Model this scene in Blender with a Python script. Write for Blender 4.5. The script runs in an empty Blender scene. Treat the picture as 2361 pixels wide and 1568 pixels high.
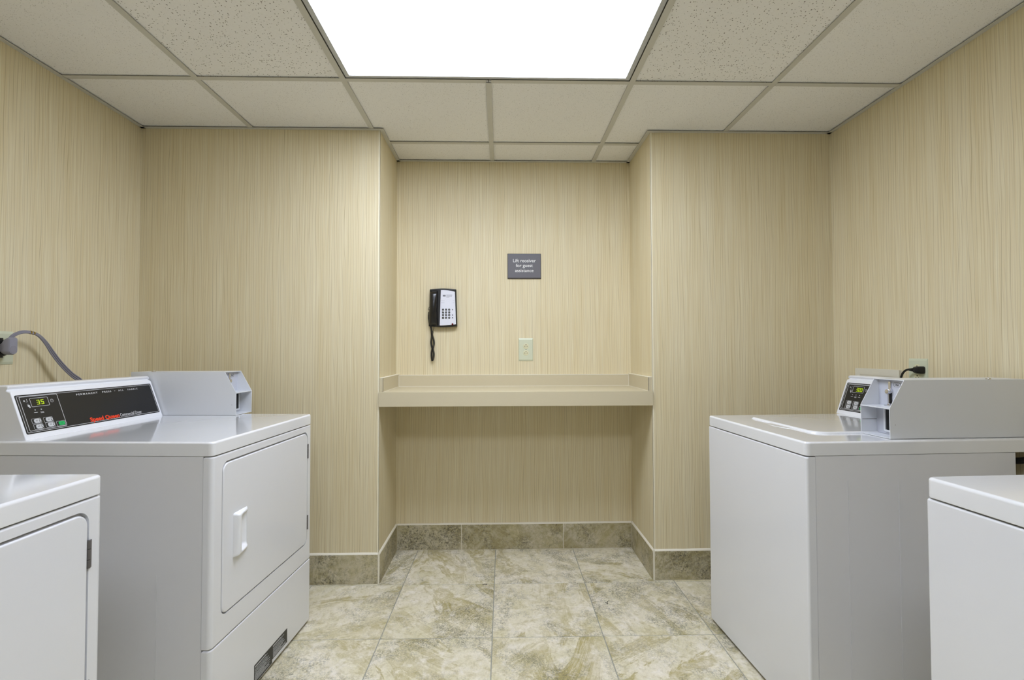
import bpy, bmesh, math, random
from mathutils import Matrix, Vector

# ------------------------------------------------------------------ camera, world, exposure
random.seed(4)
F_PX, PITCH, YAW, ROLL, CAM_H = 1114.308, 0.0235, 0.0238, 0.0026, 1.1703
S = bpy.context.scene
COL = S.collection
def rot_cam():
    c, s = math.cos(YAW), math.sin(YAW); Y = Matrix(((c, -s, 0), (s, c, 0), (0, 0, 1)))
    c, s = math.cos(PITCH), math.sin(PITCH); P = Matrix(((1, 0, 0), (0, c, s), (0, -s, c)))
    c, s = math.cos(ROLL), math.sin(ROLL); R = Matrix(((c, 0, -s), (0, 1, 0), (s, 0, c)))
    return R @ P @ Y
R = rot_cam()
cd = bpy.data.cameras.new('camera'); cam = bpy.data.objects.new('camera', cd); COL.objects.link(cam)
cd.sensor_fit = 'HORIZONTAL'; cd.sensor_width = 36; cd.lens = F_PX / 2361 * 36; cd.clip_start = .02
right, fwd, up = R[0], R[1], R[2]
m = Matrix(((right[0], up[0], -fwd[0], 0), (right[1], up[1], -fwd[1], 0), (right[2], up[2], -fwd[2], CAM_H), (0, 0, 0, 1)))
cam.matrix_world = m
S.camera = cam
w = bpy.data.worlds.new('world'); S.world = w; w.use_nodes = True
w.node_tree.nodes['Background'].inputs[0].default_value = (1, .97, .92, 1)
w.node_tree.nodes['Background'].inputs[1].default_value = .2
S.view_settings.view_transform = 'Standard'; S.view_settings.look = 'None'
S.view_settings.gamma = 1; S.view_settings.use_curve_mapping = False
S.view_settings.exposure = 0.0
LIGHT_FAR, LIGHT_FILL = 17.2, 14.0

# ------------------------------------------------------------------ room dimensions (metres)
WL, WR, YF, YB, AL, AR, YN = -1.8283, 1.7418, 2.4849, 2.8944, -0.6197, 0.7848, -1.9
CZ = CAM_H + 1.1461
GX, GY, GS = -.0483, 2.0255, .6116
TX, TY, TS, TROT = -.0351, 2.4643, .457, -.0055
BH = .149

# ------------------------------------------------------------------ materials
def srgb(r, g, b):
    f = lambda c: (c / 255) / 12.92 if c / 255 <= .04045 else ((c / 255 + .055) / 1.055) ** 2.4
    return (f(r), f(g), f(b), 1)
class NT:
    def __init__(s, name):
        s.m = bpy.data.materials.new(name); s.m.use_nodes = True; s.t = s.m.node_tree
        s.b = s.t.nodes['Principled BSDF']; s.out = s.t.nodes['Material Output']
    def n(s, typ, **kw):
        x = s.t.nodes.new(typ)
        for k, v in kw.items():
            if k.startswith('i_'):
                key = k[2:].replace('_', ' ')
                x.inputs[int(key) if key.isdigit() else key].default_value = v
            else: setattr(x, k, v)
        return x
    def l(s, a, b): s.t.links.new(a, b)
    def math(s, op, a, b=None, c=None, clamp=False):
        x = s.n('ShaderNodeMath', operation=op, use_clamp=clamp)
        for i, v in enumerate((a, b, c)):
            if v is None: continue
            if isinstance(v, (int, float)): x.inputs[i].default_value = v
            else: s.l(v, x.inputs[i])
        return x.outputs[0]
    def mix(s, fac, a, b, blend='MIX'):
        x = s.n('ShaderNodeMix', data_type='RGBA', blend_type=blend)
        for i, v in ((0, fac), (6, a), (7, b)):
            if isinstance(v, (int, float, tuple)): x.inputs[i].default_value = v
            else: s.l(v, x.inputs[i])
        return x.outputs[2]
    def noise(s, vec, scale, detail=2, rough=.5, dist=0):
        x = s.n('ShaderNodeTexNoise'); x.inputs['Scale'].default_value = scale; x.inputs['Detail'].default_value = detail
        x.inputs['Roughness'].default_value = rough; x.inputs['Distortion'].default_value = dist
        s.l(vec, x.inputs['Vector']); return x.outputs['Fac']
    def ramp(s, fac, stops):
        x = s.n('ShaderNodeValToRGB'); e = x.color_ramp.elements
        while len(e) < len(stops): e.new(.5)
        for i, (p, c) in enumerate(stops):
            e[i].position = p; e[i].color = c if isinstance(c, tuple) else (c, c, c, 1)
        s.l(fac, x.inputs[0]); return x.outputs[0]
    def bump(s, h, strength, dist=.001):
        x = s.n('ShaderNodeBump'); x.inputs['Strength'].default_value = strength; x.inputs['Distance'].default_value = dist
        s.l(h, x.inputs['Height']); s.l(x.outputs[0], s.b.inputs['Normal'])
def plain(name, col, rough=.5, metal=0, coat=0, spec=.5, emit=None, estr=0, var=.03, vscale=9):
    t = NT(name); t.b.inputs['Roughness'].default_value = rough; t.b.inputs['Metallic'].default_value = metal
    t.b.inputs['Coat Weight'].default_value = coat; t.b.inputs['Coat Roughness'].default_value = .08
    t.b.inputs['Specular IOR Level'].default_value = spec
    tc = t.n('ShaderNodeTexCoord'); n = t.noise(tc.outputs['Object'], vscale, 3)
    f = t.math('MULTIPLY_ADD', n, 2 * var, 1 - var)
    mx = t.n('ShaderNodeVectorMath', operation='SCALE'); mx.inputs[0].default_value = col[:3]; t.l(f, mx.inputs['Scale'])
    t.l(mx.outputs[0], t.b.inputs['Base Color'])
    if emit: t.b.inputs['Emission Color'].default_value = emit; t.b.inputs['Emission Strength'].default_value = estr
    return t.m
def wallpaper():
    t = NT('streaked wallpaper'); t.b.inputs['Roughness'].default_value = .62; t.b.inputs['Specular IOR Level'].default_value = .3
    tc = t.n('ShaderNodeTexCoord'); sp = t.n('ShaderNodeSeparateXYZ'); t.l(tc.outputs['Object'], sp.inputs[0])
    u = t.math('ADD', sp.outputs[0], t.math('MULTIPLY', sp.outputs[1], .93))
    def vec(us, zs, off=0.):
        c = t.n('ShaderNodeCombineXYZ'); t.l(t.math('MULTIPLY_ADD', u, us, off), c.inputs[0]); t.l(t.math('MULTIPLY', sp.outputs[2], zs), c.inputs[1]); return c.outputs[0]
    # strands wander a little sideways on their way down
    wob = t.noise(vec(14, 5.0, 5.), 1, 2)
    def vecw(us, zs, off=0., k=.012):
        uu = t.math('MULTIPLY_ADD', t.math('SUBTRACT', wob, .5), k, u)
        c = t.n('ShaderNodeCombineXYZ'); t.l(t.math('MULTIPLY_ADD', uu, us, off), c.inputs[0]); t.l(t.math('MULTIPLY', sp.outputs[2], zs), c.inputs[1]); return c.outputs[0]
    def lines(freq, wob_n, amp, off):
        ph = t.math('ADD', t.math('MULTIPLY_ADD', u, freq, off), t.math('MULTIPLY', wob_n, amp))
        return t.math('SINE', t.math('MULTIPLY', ph, 6.28318))
    broad = t.noise(vecw(14, .4), 1, 2, .5)
    band = t.noise(vecw(90, 1.2, 3.), 1, 2, .6)
    a1 = t.ramp(lines(74, t.noise(vec(22, 2.0, 7.), 1, 1, .5), 2.2, 0.), [(.78, 0.), (.98, 1.)])
    a2 = t.ramp(lines(141, t.noise(vec(31, 2.6, 17.), 1, 1, .5), 3.0, .3), [(.66, 0.), (.97, 1.)])
    s1 = t.ramp(t.noise(vec(70, 1.8, 31.), 1, 1), [(.32, .10), (.66, 1.)])
    s2 = t.ramp(t.noise(vec(110, 2.2, 51.), 1, 1), [(.35, .1), (.65, 1.)])
    fine = t.noise(vecw(260, 3.0, 11.), 1, 1, .5)
    base = t.mix(t.ramp(band, [(.25, 0.), (.75, 1.)]), srgb(214, 198, 156), srgb(223, 212, 179))
    base = t.mix(t.ramp(broad, [(.35, 0.), (.65, .3)]), base, srgb(225, 216, 188))
    base = t.mix(t.math('MULTIPLY', t.math('MULTIPLY', a1, s1), .42), base, srgb(146, 126, 84))
    base = t.mix(t.math('MULTIPLY', t.math('MULTIPLY', a2, s2), .27), base, srgb(152, 130, 88))
    base = t.mix(t.math('MULTIPLY', t.ramp(fine, [(.5, 0.), (.75, 1.)]), .35), base, srgb(238, 233, 206))
    t.l(base, t.b.inputs['Base Color']); t.bump(fine, .15, .001); return t.m
def stone(name, dark):
    t = NT(name); t.b.inputs['Roughness'].default_value = .42
    tc = t.n('ShaderNodeTexCoord'); oi = t.n('ShaderNodeObjectInfo')
    ro = t.n('ShaderNodeVectorRotate', rotation_type='Z_AXIS'); t.l(tc.outputs['Object'], ro.inputs['Vector'])
    t.l(t.math('MULTIPLY', t.math('SUBTRACT', oi.outputs['Random'], .5), 2.6), ro.inputs['Angle'])
    off = t.n('ShaderNodeVectorMath', operation='SCALE'); off.inputs[0].default_value = (37, 91, 53); t.l(oi.outputs['Random'], off.inputs['Scale'])
    ad = t.n('ShaderNodeVectorMath', operation='ADD'); t.l(ro.outputs[0], ad.inputs[0]); t.l(off.outputs[0], ad.inputs[1])
    p = ad.outputs[0]
    def sc(x, y, z):
        k = t.n('ShaderNodeVectorMath', operation='MULTIPLY'); t.l(p, k.inputs[0]); k.inputs[1].default_value = (x, y, z); return k.outputs[0]
    big = t.noise(sc(2.0, 1.0, 2.0), 1.9, 3, .55, .4)
    vein = t.noise(sc(2.3, .8, 2.3), 2.6, 9, .70, 1.0)
    blot = t.noise(p, 5.5, 9, .72, .8)
    grit = t.noise(p, 105 if dark else 150, 5, .72, .8)
    worm = t.noise(sc(1.2, 1, 1), 105, 2, .5, 1.8)
    mott = t.noise(p, 38, 6, .7, .5)
    if dark: cols = [srgb(212, 204, 182), srgb(190, 180, 142), srgb(150, 138, 92), srgb(70, 66, 54)]  # darker set paints in the shade on upright skirting faces
    else: cols = [srgb(240, 232, 212), srgb(222, 214, 182), srgb(174, 160, 98), srgb(116, 116, 100)]
    c = t.mix(t.ramp(blot, [(.38, 0.), (.60, 1.)]), cols[0], cols[1])
    c = t.mix(t.math('MULTIPLY', t.ramp(mott, [(.50, 0.), (.68, 1.)]), .55), c, cols[2])
    vm = t.ramp(vein, [(.49, 0.), (.53, .9), (.57, .35), (.62, .95), (.70, .15)] if not dark else [(.40, 0.), (.50, .8), (.55, .3), (.66, 1.)])
    c = t.mix(t.math('MULTIPLY', vm, t.ramp(big, [(.36, .15), (.58, 1.)])), c, cols[2])
    gmask = t.ramp(t.noise(sc(1.3, 1, 1), 3.4, 5, .65, .6), [(.47, 0.), (.60, 1.)] if not dark else [(.44, .0), (.58, 1.)])
    c = t.mix(t.math('MULTIPLY', t.math('MULTIPLY_ADD', gmask, .85, .15), t.ramp(grit, [(.45, 0.), (.60, .85)])), c, cols[3])
    wm = t.ramp(worm, [(.455, 0.), (.5, 1.), (.545, 0.)])
    wfreq = t.ramp(t.noise(p, 14, 3, .6), [(.45, .1), (.6, 1.)])
    c = t.mix(t.math('MULTIPLY', t.math('MULTIPLY', wm, wfreq), t.math('MULTIPLY_ADD', gmask, .85, .15)), c, srgb(84, 80, 68))
    c = t.mix(t.math('MULTIPLY', t.ramp(t.noise(p, 24, 5, .65), [(.52, 0.), (.66, .7)]), .7), c, srgb(244, 238, 228) if not dark else srgb(196, 190, 164))
    t.l(c, t.b.inputs['Base Color']); t.bump(t.math('ADD', grit, wm), .18, .0008); return t.m
def ceiling_mat(name, coarse):
    t = NT(name); t.b.inputs['Roughness'].default_value = .95; t.b.inputs['Specular IOR Level'].default_value = .1
    tc = t.n('ShaderNodeTexCoord'); p = tc.outputs['Object']
    wob = t.n('ShaderNodeTexNoise'); wob.inputs['Scale'].default_value = 60; t.l(p, wob.inputs['Vector'])
    a = t.n('ShaderNodeVectorMath', operation='SCALE'); t.l(wob.outputs['Color'], a.inputs[0]); a.inputs['Scale'].default_value = .008
    b = t.n('ShaderNodeVectorMath', operation='ADD'); t.l(p, b.inputs[0]); t.l(a.outputs[0], b.inputs[1])
    mp = t.n('ShaderNodeMapping'); mp.inputs['Scale'].default_value = (1, .7, 1); t.l(b.outputs[0], mp.inputs['Vector'])
    v = t.n('ShaderNodeTexVoronoi'); v.inputs['Scale'].default_value = 150 if coarse else 230; t.l(mp.outputs[0], v.inputs['Vector'])
    sepc = t.n('ShaderNodeSeparateColor'); t.l(v.outputs['Color'], sepc.inputs[0])
    rad = t.math('MULTIPLY_ADD', sepc.outputs[1], .22 if coarse else .20, .10)
    hole = t.math('MULTIPLY', t.math('LESS_THAN', v.outputs['Distance'], rad), t.math('GREATER_THAN', sepc.outputs[0], .36 if coarse else .35))
    soft = t.noise(p, 3, 3)
    base = t.mix(soft, srgb(240, 239, 236), srgb(246, 245, 242))
    base = t.mix(t.math('MULTIPLY', t.noise(p, 160, 2), .22), base, srgb(208, 205, 198))
    base = t.mix(t.math('MULTIPLY', hole, .80 if coarse else .42), base, srgb(96, 86, 72))
    t.l(base, t.b.inputs['Base Color']); t.bump(t.math('SUBTRACT', 1, hole), .5, .002); return t.m

M = dict(
    paper=wallpaper(), tile=stone('travertine floor tile', False), base=stone('shaded travertine skirting tile', True),
    ceil_c=ceiling_mat('fissured ceiling tile', True), ceil_f=ceiling_mat('fine ceiling tile', False),
    grout=plain('sandy grout', srgb(160, 160, 148), .9), caulk=plain('cream caulk', srgb(232, 226, 208), .5),
    bead=plain('corner guard', srgb(240, 232, 205), .3),
    grid=plain('painted ceiling grid', srgb(200, 198, 188), .45), slab=plain('dark plenum', srgb(60, 58, 54), .9),
    enamel=plain('white enamel', srgb(226, 227, 230), .22, coat=.5, var=.008),
    topenamel=plain('glossy white enamel', srgb(230, 231, 233), .13, coat=.8, var=.006),
    side=plain('white enamel side', srgb(222, 222, 224), .30, coat=.25, var=.01),
    console=plain('white plastic console', srgb(236, 237, 240), .3, coat=.2, var=.006),
    coin=plain('white powder coat', srgb(220, 222, 225), .33, coat=.1, var=.01),
    coinin=plain('grey powder coat', srgb(190, 192, 200), .4, var=.01),
    black=plain('black gloss panel', srgb(20, 20, 21), .38), dark=plain('dark void', srgb(9, 9, 10), .6),
    rubber=plain('black rubber', srgb(16, 16, 17), .5), phoneblk=plain('black phone plastic', srgb(14, 14, 15), .28, coat=.2),
    print=plain('light grey print', srgb(205, 206, 208), .5), ink=plain('grey ink', srgb(120, 120, 126), .6),
    red=plain('orange red print', srgb(235, 62, 18), .5), keyg=plain('pale grey keypad', srgb(205, 206, 208), .4),
    green=plain('green button', srgb(22, 176, 92), .4), windowb=plain('display window', srgb(22, 22, 14), .2),
    led=plain('yellow green display segments', srgb(150, 175, 10), .5, emit=srgb(185, 210, 10), estr=.55),
    chrome=plain('chrome', srgb(215, 215, 220), .12, 1), steel=plain('dark steel hinge', srgb(104, 101, 100), .35, .3),
    laminate=plain('beige laminate', srgb(203, 192, 162), .38, var=.012),
    sage=plain('sage plastic wall plate', srgb(206, 210, 184), .4, var=.01), ivory=plain('ivory socket face', srgb(216, 212, 176), .4),
    sign=plain('grey sign face', srgb(98, 96, 100), .5), signrim=plain('dark sign rim', srgb(58, 50, 42), .5),
    white=plain('white lettering', srgb(226, 226, 222), .5), faceplate=plain('pearl faceplate', srgb(222, 223, 232), .35),
    redlamp=plain('red lamp lens', srgb(104, 8, 18), .25), cord=plain('grey flat cord', srgb(134, 132, 142), .45),
    groove_shade_lint=plain('cord groove shade and lint', srgb(52, 49, 52), .6), plug=plain('grey plug', srgb(140, 139, 150), .5), brass=plain('brass clip', srgb(190, 160, 70), .3, 1),  # cord groove colour stands in for shade between cores; lint shares it
    boxw=plain('off white plastic box', srgb(220, 216, 200), .5), frame=plain('light fixture frame', srgb(190, 192, 192), .4),
    door=plain('painted door', srgb(200, 190, 170), .5),
)
def emitter(name, strength):
    t = NT(name); t.b.inputs['Base Color'].default_value = (.9, .9, .9, 1)
    t.b.inputs['Emission Color'].default_value = (.78, .845, 1.0, 1)
    tc = t.n('ShaderNodeTexCoord'); n = t.noise(tc.outputs['Object'], 4, 2)
    t.l(t.math('MULTIPLY_ADD', n, strength * .04, strength * .98), t.b.inputs['Emission Strength']); return t.m

# ------------------------------------------------------------------ helpers
def finish(me, angle=40):
    for p in me.polygons: p.use_smooth = True
    me.set_sharp_from_angle(angle=math.radians(angle))
def obj(name, geo, mat, parent=None, angle=40, wn=True):
    if isinstance(geo, bmesh.types.BMesh):
        me = bpy.data.meshes.new(name); bmesh.ops.recalc_face_normals(geo, faces=geo.faces[:]); geo.to_mesh(me); geo.free(); finish(me, angle)
    else: me = geo
    me.materials.clear(); me.materials.append(mat)
    o = bpy.data.objects.new(name, me); COL.objects.link(o)
    if parent: o.parent = parent
    if wn:
        md = o.modifiers.new('normals', 'WEIGHTED_NORMAL'); md.keep_sharp = True
    return o
def tag(o, label=None, cat=None, group=None, kind=None):
    for k, v in (('label', label), ('category', cat), ('group', group), ('kind', kind)):
        if v: o[k] = v
    return o
def empty(name, loc, rz=0, **kw):
    o = bpy.data.objects.new(name, None); COL.objects.link(o); o.location = loc; o.rotation_euler = (0, 0, rz); o.empty_display_size = .1
    return tag(o, **kw)
def rr(x0, x1, y0, y1, r, seg=6):
    """rounded rectangle loop; r = one radius or four (x0y0, x1y0, x1y1, x0y1)"""
    if isinstance(r, (int, float)): r = (r,) * 4
    pts = []
    for (cx, cy, a0), q in zip(((x0, y0, 180), (x1, y0, 270), (x1, y1, 0), (x0, y1, 90)), r):
        q = max(q, 1e-5); ox = cx + (q if cx == x0 else -q); oy = cy + (q if cy == y0 else -q)
        for k in range(seg + 1):
            a = math.radians(a0 + 90 * k / seg); pts.append((ox + q * math.cos(a), oy + q * math.sin(a)))
    return pts
def loft(bm, loops, cap=True, mat=None):
    vs = []
    for lp in loops:
        vs.append([bm.verts.new(mat @ Vector(p) if mat else Vector(p)) for p in lp])
    n = len(loops[0])
    for a, b in zip(vs, vs[1:]):
        for i in range(n):
            bm.faces.new((a[i], a[(i + 1) % n], b[(i + 1) % n], b[i]))
    if cap: bm.faces.new(list(reversed(vs[0]))); bm.faces.new(vs[-1])
    return vs
AX = {'z': Matrix(((1, 0, 0, 0), (0, 1, 0, 0), (0, 0, 1, 0), (0, 0, 0, 1))),
      'y': Matrix(((1, 0, 0, 0), (0, 0, -1, 0), (0, 1, 0, 0), (0, 0, 0, 1))),   # (a,b,c)->(a,-c,b): face plane xz, out = -y
      'x': Matrix(((0, 0, 1, 0), (1, 0, 0, 0), (0, 1, 0, 0), (0, 0, 0, 1)))}    # (a,b,c)->(c,a,b)
def slab(bm, x0, x1, y0, y1, c0, c1, r=.0, bt=0., bb=0., ax='z', seg=6, bseg=3, mat=None):
    """rounded-rectangle slab from c0 to c1, top rim bevel bt, bottom rim bevel bb"""
    rs = (r,) * 4 if isinstance(r, (int, float)) else r
    loops = []
    def ring(ins, c): 
        loops.append([(x, y, c) for x, y in rr(x0 + ins, x1 - ins, y0 + ins, y1 - ins, [max(q - ins, .0002) for q in rs], seg)])
    if bb:
        for k in range(bseg + 1): a = math.pi / 2 * k / bseg; ring(bb * (1 - math.sin(a)), c0 + bb * (1 - math.cos(a)))
    else: ring(0, c0)
    if bt:
        for k in range(bseg + 1): a = math.pi / 2 * k / bseg; ring(bt * (1 - math.cos(a)), c1 - bt * (1 - math.sin(a)))
    else: ring(0, c1)
    mm = (mat or Matrix.Identity(4)) @ AX[ax]
    loft(bm, loops, True, mm)
def box(bm, x0, x1, y0, y1, z0, z1, mat=None):
    v = [bm.verts.new((mat or Matrix.Identity(4)) @ Vector(p)) for p in ((x0, y0, z0), (x1, y0, z0), (x1, y1, z0), (x0, y1, z0), (x0, y0, z1), (x1, y0, z1), (x1, y1, z1), (x0, y1, z1))]
    for f in ((3, 2, 1, 0), (4, 5, 6, 7), (0, 1, 5, 4), (1, 2, 6, 5), (2, 3, 7, 6), (3, 0, 4, 7)): bm.faces.new([v[i] for i in f])
def bx(*a, mat=None):
    bm = bmesh.new(); box(bm, *a, mat=mat); return bm
def sl(*a, **k):
    bm = bmesh.new(); slab(bm, *a, **k); return bm
def poly(bm, pts, d0, d1, ax='x', mat=None):
    """extrude a polygon (a,b) along the third axis"""
    mm = (mat or Matrix.Identity(4)) @ AX[ax]
    loft(bm, [[(a, b, d0) for a, b in pts], [(a, b, d1) for a, b in pts]], True, mm)
def cyl(bm, c, r, h, axis='z', seg=20, r2=None, bev=0, mat=None):
    r2 = r if r2 is None else r2
    prof = [(r, 0)] + ([(r2, h - bev), (r2 - bev * .3, h - bev * .3), (r2 - bev, h)] if bev else [(r2, h)])
    T = (mat or Matrix.Identity(4)) @ Matrix.Translation(c) @ AX[axis]
    loft(bm, [[(q * math.cos(2 * math.pi * i / seg), q * math.sin(2 * math.pi * i / seg), z) for i in range(seg)] for q, z in prof], True, T)
def tube(bm, pts, r, seg=8, flat=None, cap=True):
    """sweep along points; flat=(rx, rz) oval section"""
    P = [Vector(p) for p in pts]; prev = None; loops = []
    for i, p in enumerate(P):
        t = (P[min(i + 1, len(P) - 1)] - P[max(i - 1, 0)]).normalized()
        if prev is None:
            a = Vector((0, 0, 1)) if abs(t.z) < .9 else Vector((1, 0, 0)); n = (a - t * a.dot(t)).normalized()
        else: n = (prev - t * prev.dot(t)).normalized()
        prev = n; b = t.cross(n)
        rx, ry = flat if flat else (r, r)
        loops.append([tuple(p + n * (rx * math.cos(2 * math.pi * k / seg)) + b * (ry * math.sin(2 * math.pi * k / seg))) for k in range(seg)])
    loft(bm, loops, cap)
def spline(pts, n=10):
    P = [Vector(p) for p in pts]; out = []
    for i in range(len(P) - 1):
        p0, p1, p2, p3 = P[max(i - 1, 0)], P[i], P[i + 1], P[min(i + 2, len(P) - 1)]
        for k in range(n):
            t = k / n; out.append(.5 * ((2 * p1) + (p2 - p0) * t + (2 * p0 - 5 * p1 + 4 * p2 - p3) * t * t + (3 * p1 - p0 - 3 * p2 + p3) * t ** 3))
    out.append(P[-1]); return out
def frame_ring(bm, x0, x1, y0, y1, r, wd, c0, c1, mat=None, seg=4):
    """flat printed outline of width wd in the local xy plane"""
    o = rr(x0, x1, y0, y1, r, seg); i = rr(x0 + wd, x1 - wd, y0 + wd, y1 - wd, max(r - wd, .0002), seg)
    n = len(o); T = mat or Matrix.Identity(4)
    L = [[bm.verts.new(T @ Vector((x, y, c))) for x, y in lp] for lp, c in ((o, c0), (o, c1), (i, c1), (i, c0))]
    for a, b in ((0, 1), (1, 2), (2, 3), (3, 0)):
        for k in range(n): bm.faces.new((L[a][k], L[a][(k + 1) % n], L[b][(k + 1) % n], L[b][k]))
def text_mesh(body, height, T, width=None, bold=0, sx=1, align='LEFT', thick=.0002, spacing=1, line=1):
    """lettering as a mesh: 'height' = cap height, T maps local xy plane (z out) into place; width fits the total width"""
    cu = bpy.data.curves.new('t', 'FONT'); cu.body = body; cu.size = 1; cu.offset = bold; cu.align_x = align; cu.space_character = spacing; cu.space_line = line
    cu.resolution_u = 3; cu.extrude = .002
    o = bpy.data.objects.new('t', cu); COL.objects.link(o)
    dg = bpy.context.evaluated_depsgraph_get(); me = bpy.data.meshes.new_from_object(o.evaluated_get(dg))
    bpy.data.objects.remove(o); bpy.data.curves.remove(cu)
    k = height / .72; xs = [v.co.x for v in me.vertices]
    kx = k * sx
    if width: kx = width / (max(xs) - min(xs))
    x0 = min(xs) if align == 'LEFT' else 0
    for v in me.vertices:
        v.co = T @ Vector(((v.co.x - x0) * kx, v.co.y * k, thick if v.co.z > 0 else 0))
    return me
def apply_bool(o, cutter):
    md = o.modifiers.new('b', 'BOOLEAN'); md.operation = 'DIFFERENCE'; md.object = cutter; md.solver = 'EXACT'
    o.modifiers.move(len(o.modifiers) - 1, 0)
    wn = [x for x in o.modifiers if x.type == 'WEIGHTED_NORMAL']
    for x in wn: o.modifiers.remove(x)
    dg = bpy.context.evaluated_depsgraph_get(); me = bpy.data.meshes.new_from_object(o.evaluated_get(dg))
    mats = list(o.data.materials); o.modifiers.clear(); o.data = me; me.materials.clear()
    for q in mats: me.materials.append(q)
    finish(me, 35); md = o.modifiers.new('normals', 'WEIGHTED_NORMAL'); md.keep_sharp = True
    bpy.data.objects.remove(cutter)

# ------------------------------------------------------------------ the room shell
def struct(name, geo, mat, parent=None, **k):
    o = obj(name, geo, mat, parent, wn=False, **k)
    if not parent: o['kind'] = 'structure'
    return o
TOP = CZ + .10
struct('wall_left', bx(WL - .1, WL, YN, YF, -.02, TOP), M['paper'])
struct('wall_right', bx(WR, WR + .1, YN, YF, -.02, TOP), M['paper'])
struct('wall_far_left', bx(WL - .1, AL, YF, YB + .1, -.02, TOP), M['paper'])
struct('wall_far_right', bx(AR, WR + .1, YF, YB + .1, -.02, TOP), M['paper'])
struct('wall_niche_back', bx(AL, AR, YB, YB + .1, -.02, TOP), M['paper'])
struct('wall_near', bx(WL - .1, WR + .1, YN - .1, YN, -.02, TOP), M['paper'])
for i, (x, y, dx) in enumerate(((AL, YF, 1), (AR, YF, -1))):
    bm = bmesh.new()   # slim corner guard
    a, b = sorted((x + dx * .0012, x - dx * .007)); box(bm, a, b, y - .0012, y, BH + .006, CZ)
    a, b = sorted((x, x + dx * .0012)); box(bm, a, b, y - .0012, y + .007, BH + .006, CZ)
    struct('trim_%d' % (i + 1), bm, M['bead'])

floor = struct('floor', bx(WL - .1, WR + .1, YN - .1, YB + .1, -.03, -.0016), M['grout'])
ceiling = struct('ceiling', bx(WL - .1, WR + .1, YN - .1, YB + .1, CZ + .06, CZ + .09), M['slab'])

# floor tiles, cut where they meet the walls
def t2w(x, y): return (x - TROT * (y - 2.2), y + TROT * x)
def add_tile(x0, x1, y0, y1):
    g = .0018; cx, cy = (x0 + x1) / 2, (y0 + y1) / 2; wx, wy = t2w(cx, cy)
    hx, hy = (x1 - x0) / 2 - g, (y1 - y0) / 2 - g
    if hx < .004 or hy < .004: return
    o = obj('floor_tile', sl(-hx, hx, -hy, hy, -.008, 0, r=.002, bt=.0012, seg=1, bseg=1), M['tile'], floor, wn=False)
    o.location = (wx, wy, 0); o.rotation_euler = (0, 0, TROT)
j = 1
while TY + j * TS > YN - TS:
    y0, y1 = TY + (j - 1) * TS, TY + j * TS
    for i in range(-5, 6):
        x0, x1 = TX + (i - 1) * TS, TX + i * TS
        a, b = max(x0, WL - .005), min(x1, WR + .005)
        if b - a < .01: continue
        if j == 1:      # the row that runs into the niche
            c, d = max(a, AL), min(b, AR)
            if d - c > .01: add_tile(c, d, y0, YB)
            if a < AL: add_tile(a, min(b, AL), y0, YF + .002)
            if b > AR: add_tile(max(a, AR), b, y0, YF + .002)
        else: add_tile(a, b, max(y0, YN), y1)
    j -= 1

# skirting tiles
def skirt(name, p0, p1, inward, joints):
    """p0->p1 along the wall; inward = unit vector into the room; joints = distances along"""
    p0, p1, n = Vector(p0), Vector(p1), Vector(inward); L = (p1 - p0).length; d = (p1 - p0) / L
    T = Matrix(((d.x, n.x, 0, p0.x), (d.y, n.y, 0, p0.y), (0, 0, 1, 0), (0, 0, 0, 1)))
    root = obj(name, bx(0, L, 0, .0075, -.0015, BH - .004, mat=T), M['caulk'], None, wn=False); root['kind'] = 'structure'
    xs = [0] + joints + [L]
    for a, b in zip(xs, xs[1:]):
        cx = (a + b) / 2; h = (b - a) / 2 - .0016
        o = obj('skirting_tile', sl(-h, h, -BH / 2 + .002, BH / 2 - .002, 0, .0092, r=.001, bt=.001, seg=1, bseg=1, ax='y'), M['base'], root, wn=False)
        c = p0 + d * cx; o.location = (c.x, c.y, BH / 2)
        o.rotation_euler = (0, 0, math.atan2(d.y, d.x) if (Vector((0, 0, 1)).cross(Vector((d.x, d.y, 0)))).dot(Vector((n.x, n.y, 0))) < 0 else math.atan2(-d.y, -d.x))
    pts = [(0, -.0005, BH - .006), (L, -.0005, BH - .006)]
    bm = bmesh.new()
    N = max(2, int(L / .05)); loops = []
    for k in range(N + 1):      # a hand-laid caulk line, slightly uneven
        x = L * k / N; hh = BH + .004 + .0018 * random.random()
        loops.append([tuple(T @ Vector(q)) for q in ((x, 0, BH - .004), (x, .0085, BH - .004), (x, .0080, BH), (x, .002, hh + .001), (x, 0, hh + .0015))])
    loft(bm, loops); obj('caulk_line', bm, M['caulk'], root, wn=False)
skirt('baseboard_niche_back', (AL + .009, YB), (AR - .009, YB), (0, -1), [-.233 - AL - .009, .370 - AL - .009])
skirt('baseboard_niche_left', (AL, YF - .009), (AL, YB), (1, 0), [])
skirt('baseboard_niche_right', (AR, YB), (AR, YF - .009), (-1, 0), [])
skirt('baseboard_far_left', (WL, YF), (AL, YF), (0, -1), [.60])
skirt('baseboard_far_right', (AR, YF), (WR, YF), (0, -1), [.61])
skirt('baseboard_left', (WL, YN), (WL, YF - .01), (1, 0), [.61 * k for k in range(1, 8)])
skirt('baseboard_right', (WR, YF - .01), (WR, YN), (-1, 0), [.61 * k for k in range(1, 8)])
skirt('baseboard_near', (WR - .01, YN), (WL + .01, YN), (0, 1), [.61 * k for k in range(1, 6)])

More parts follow.
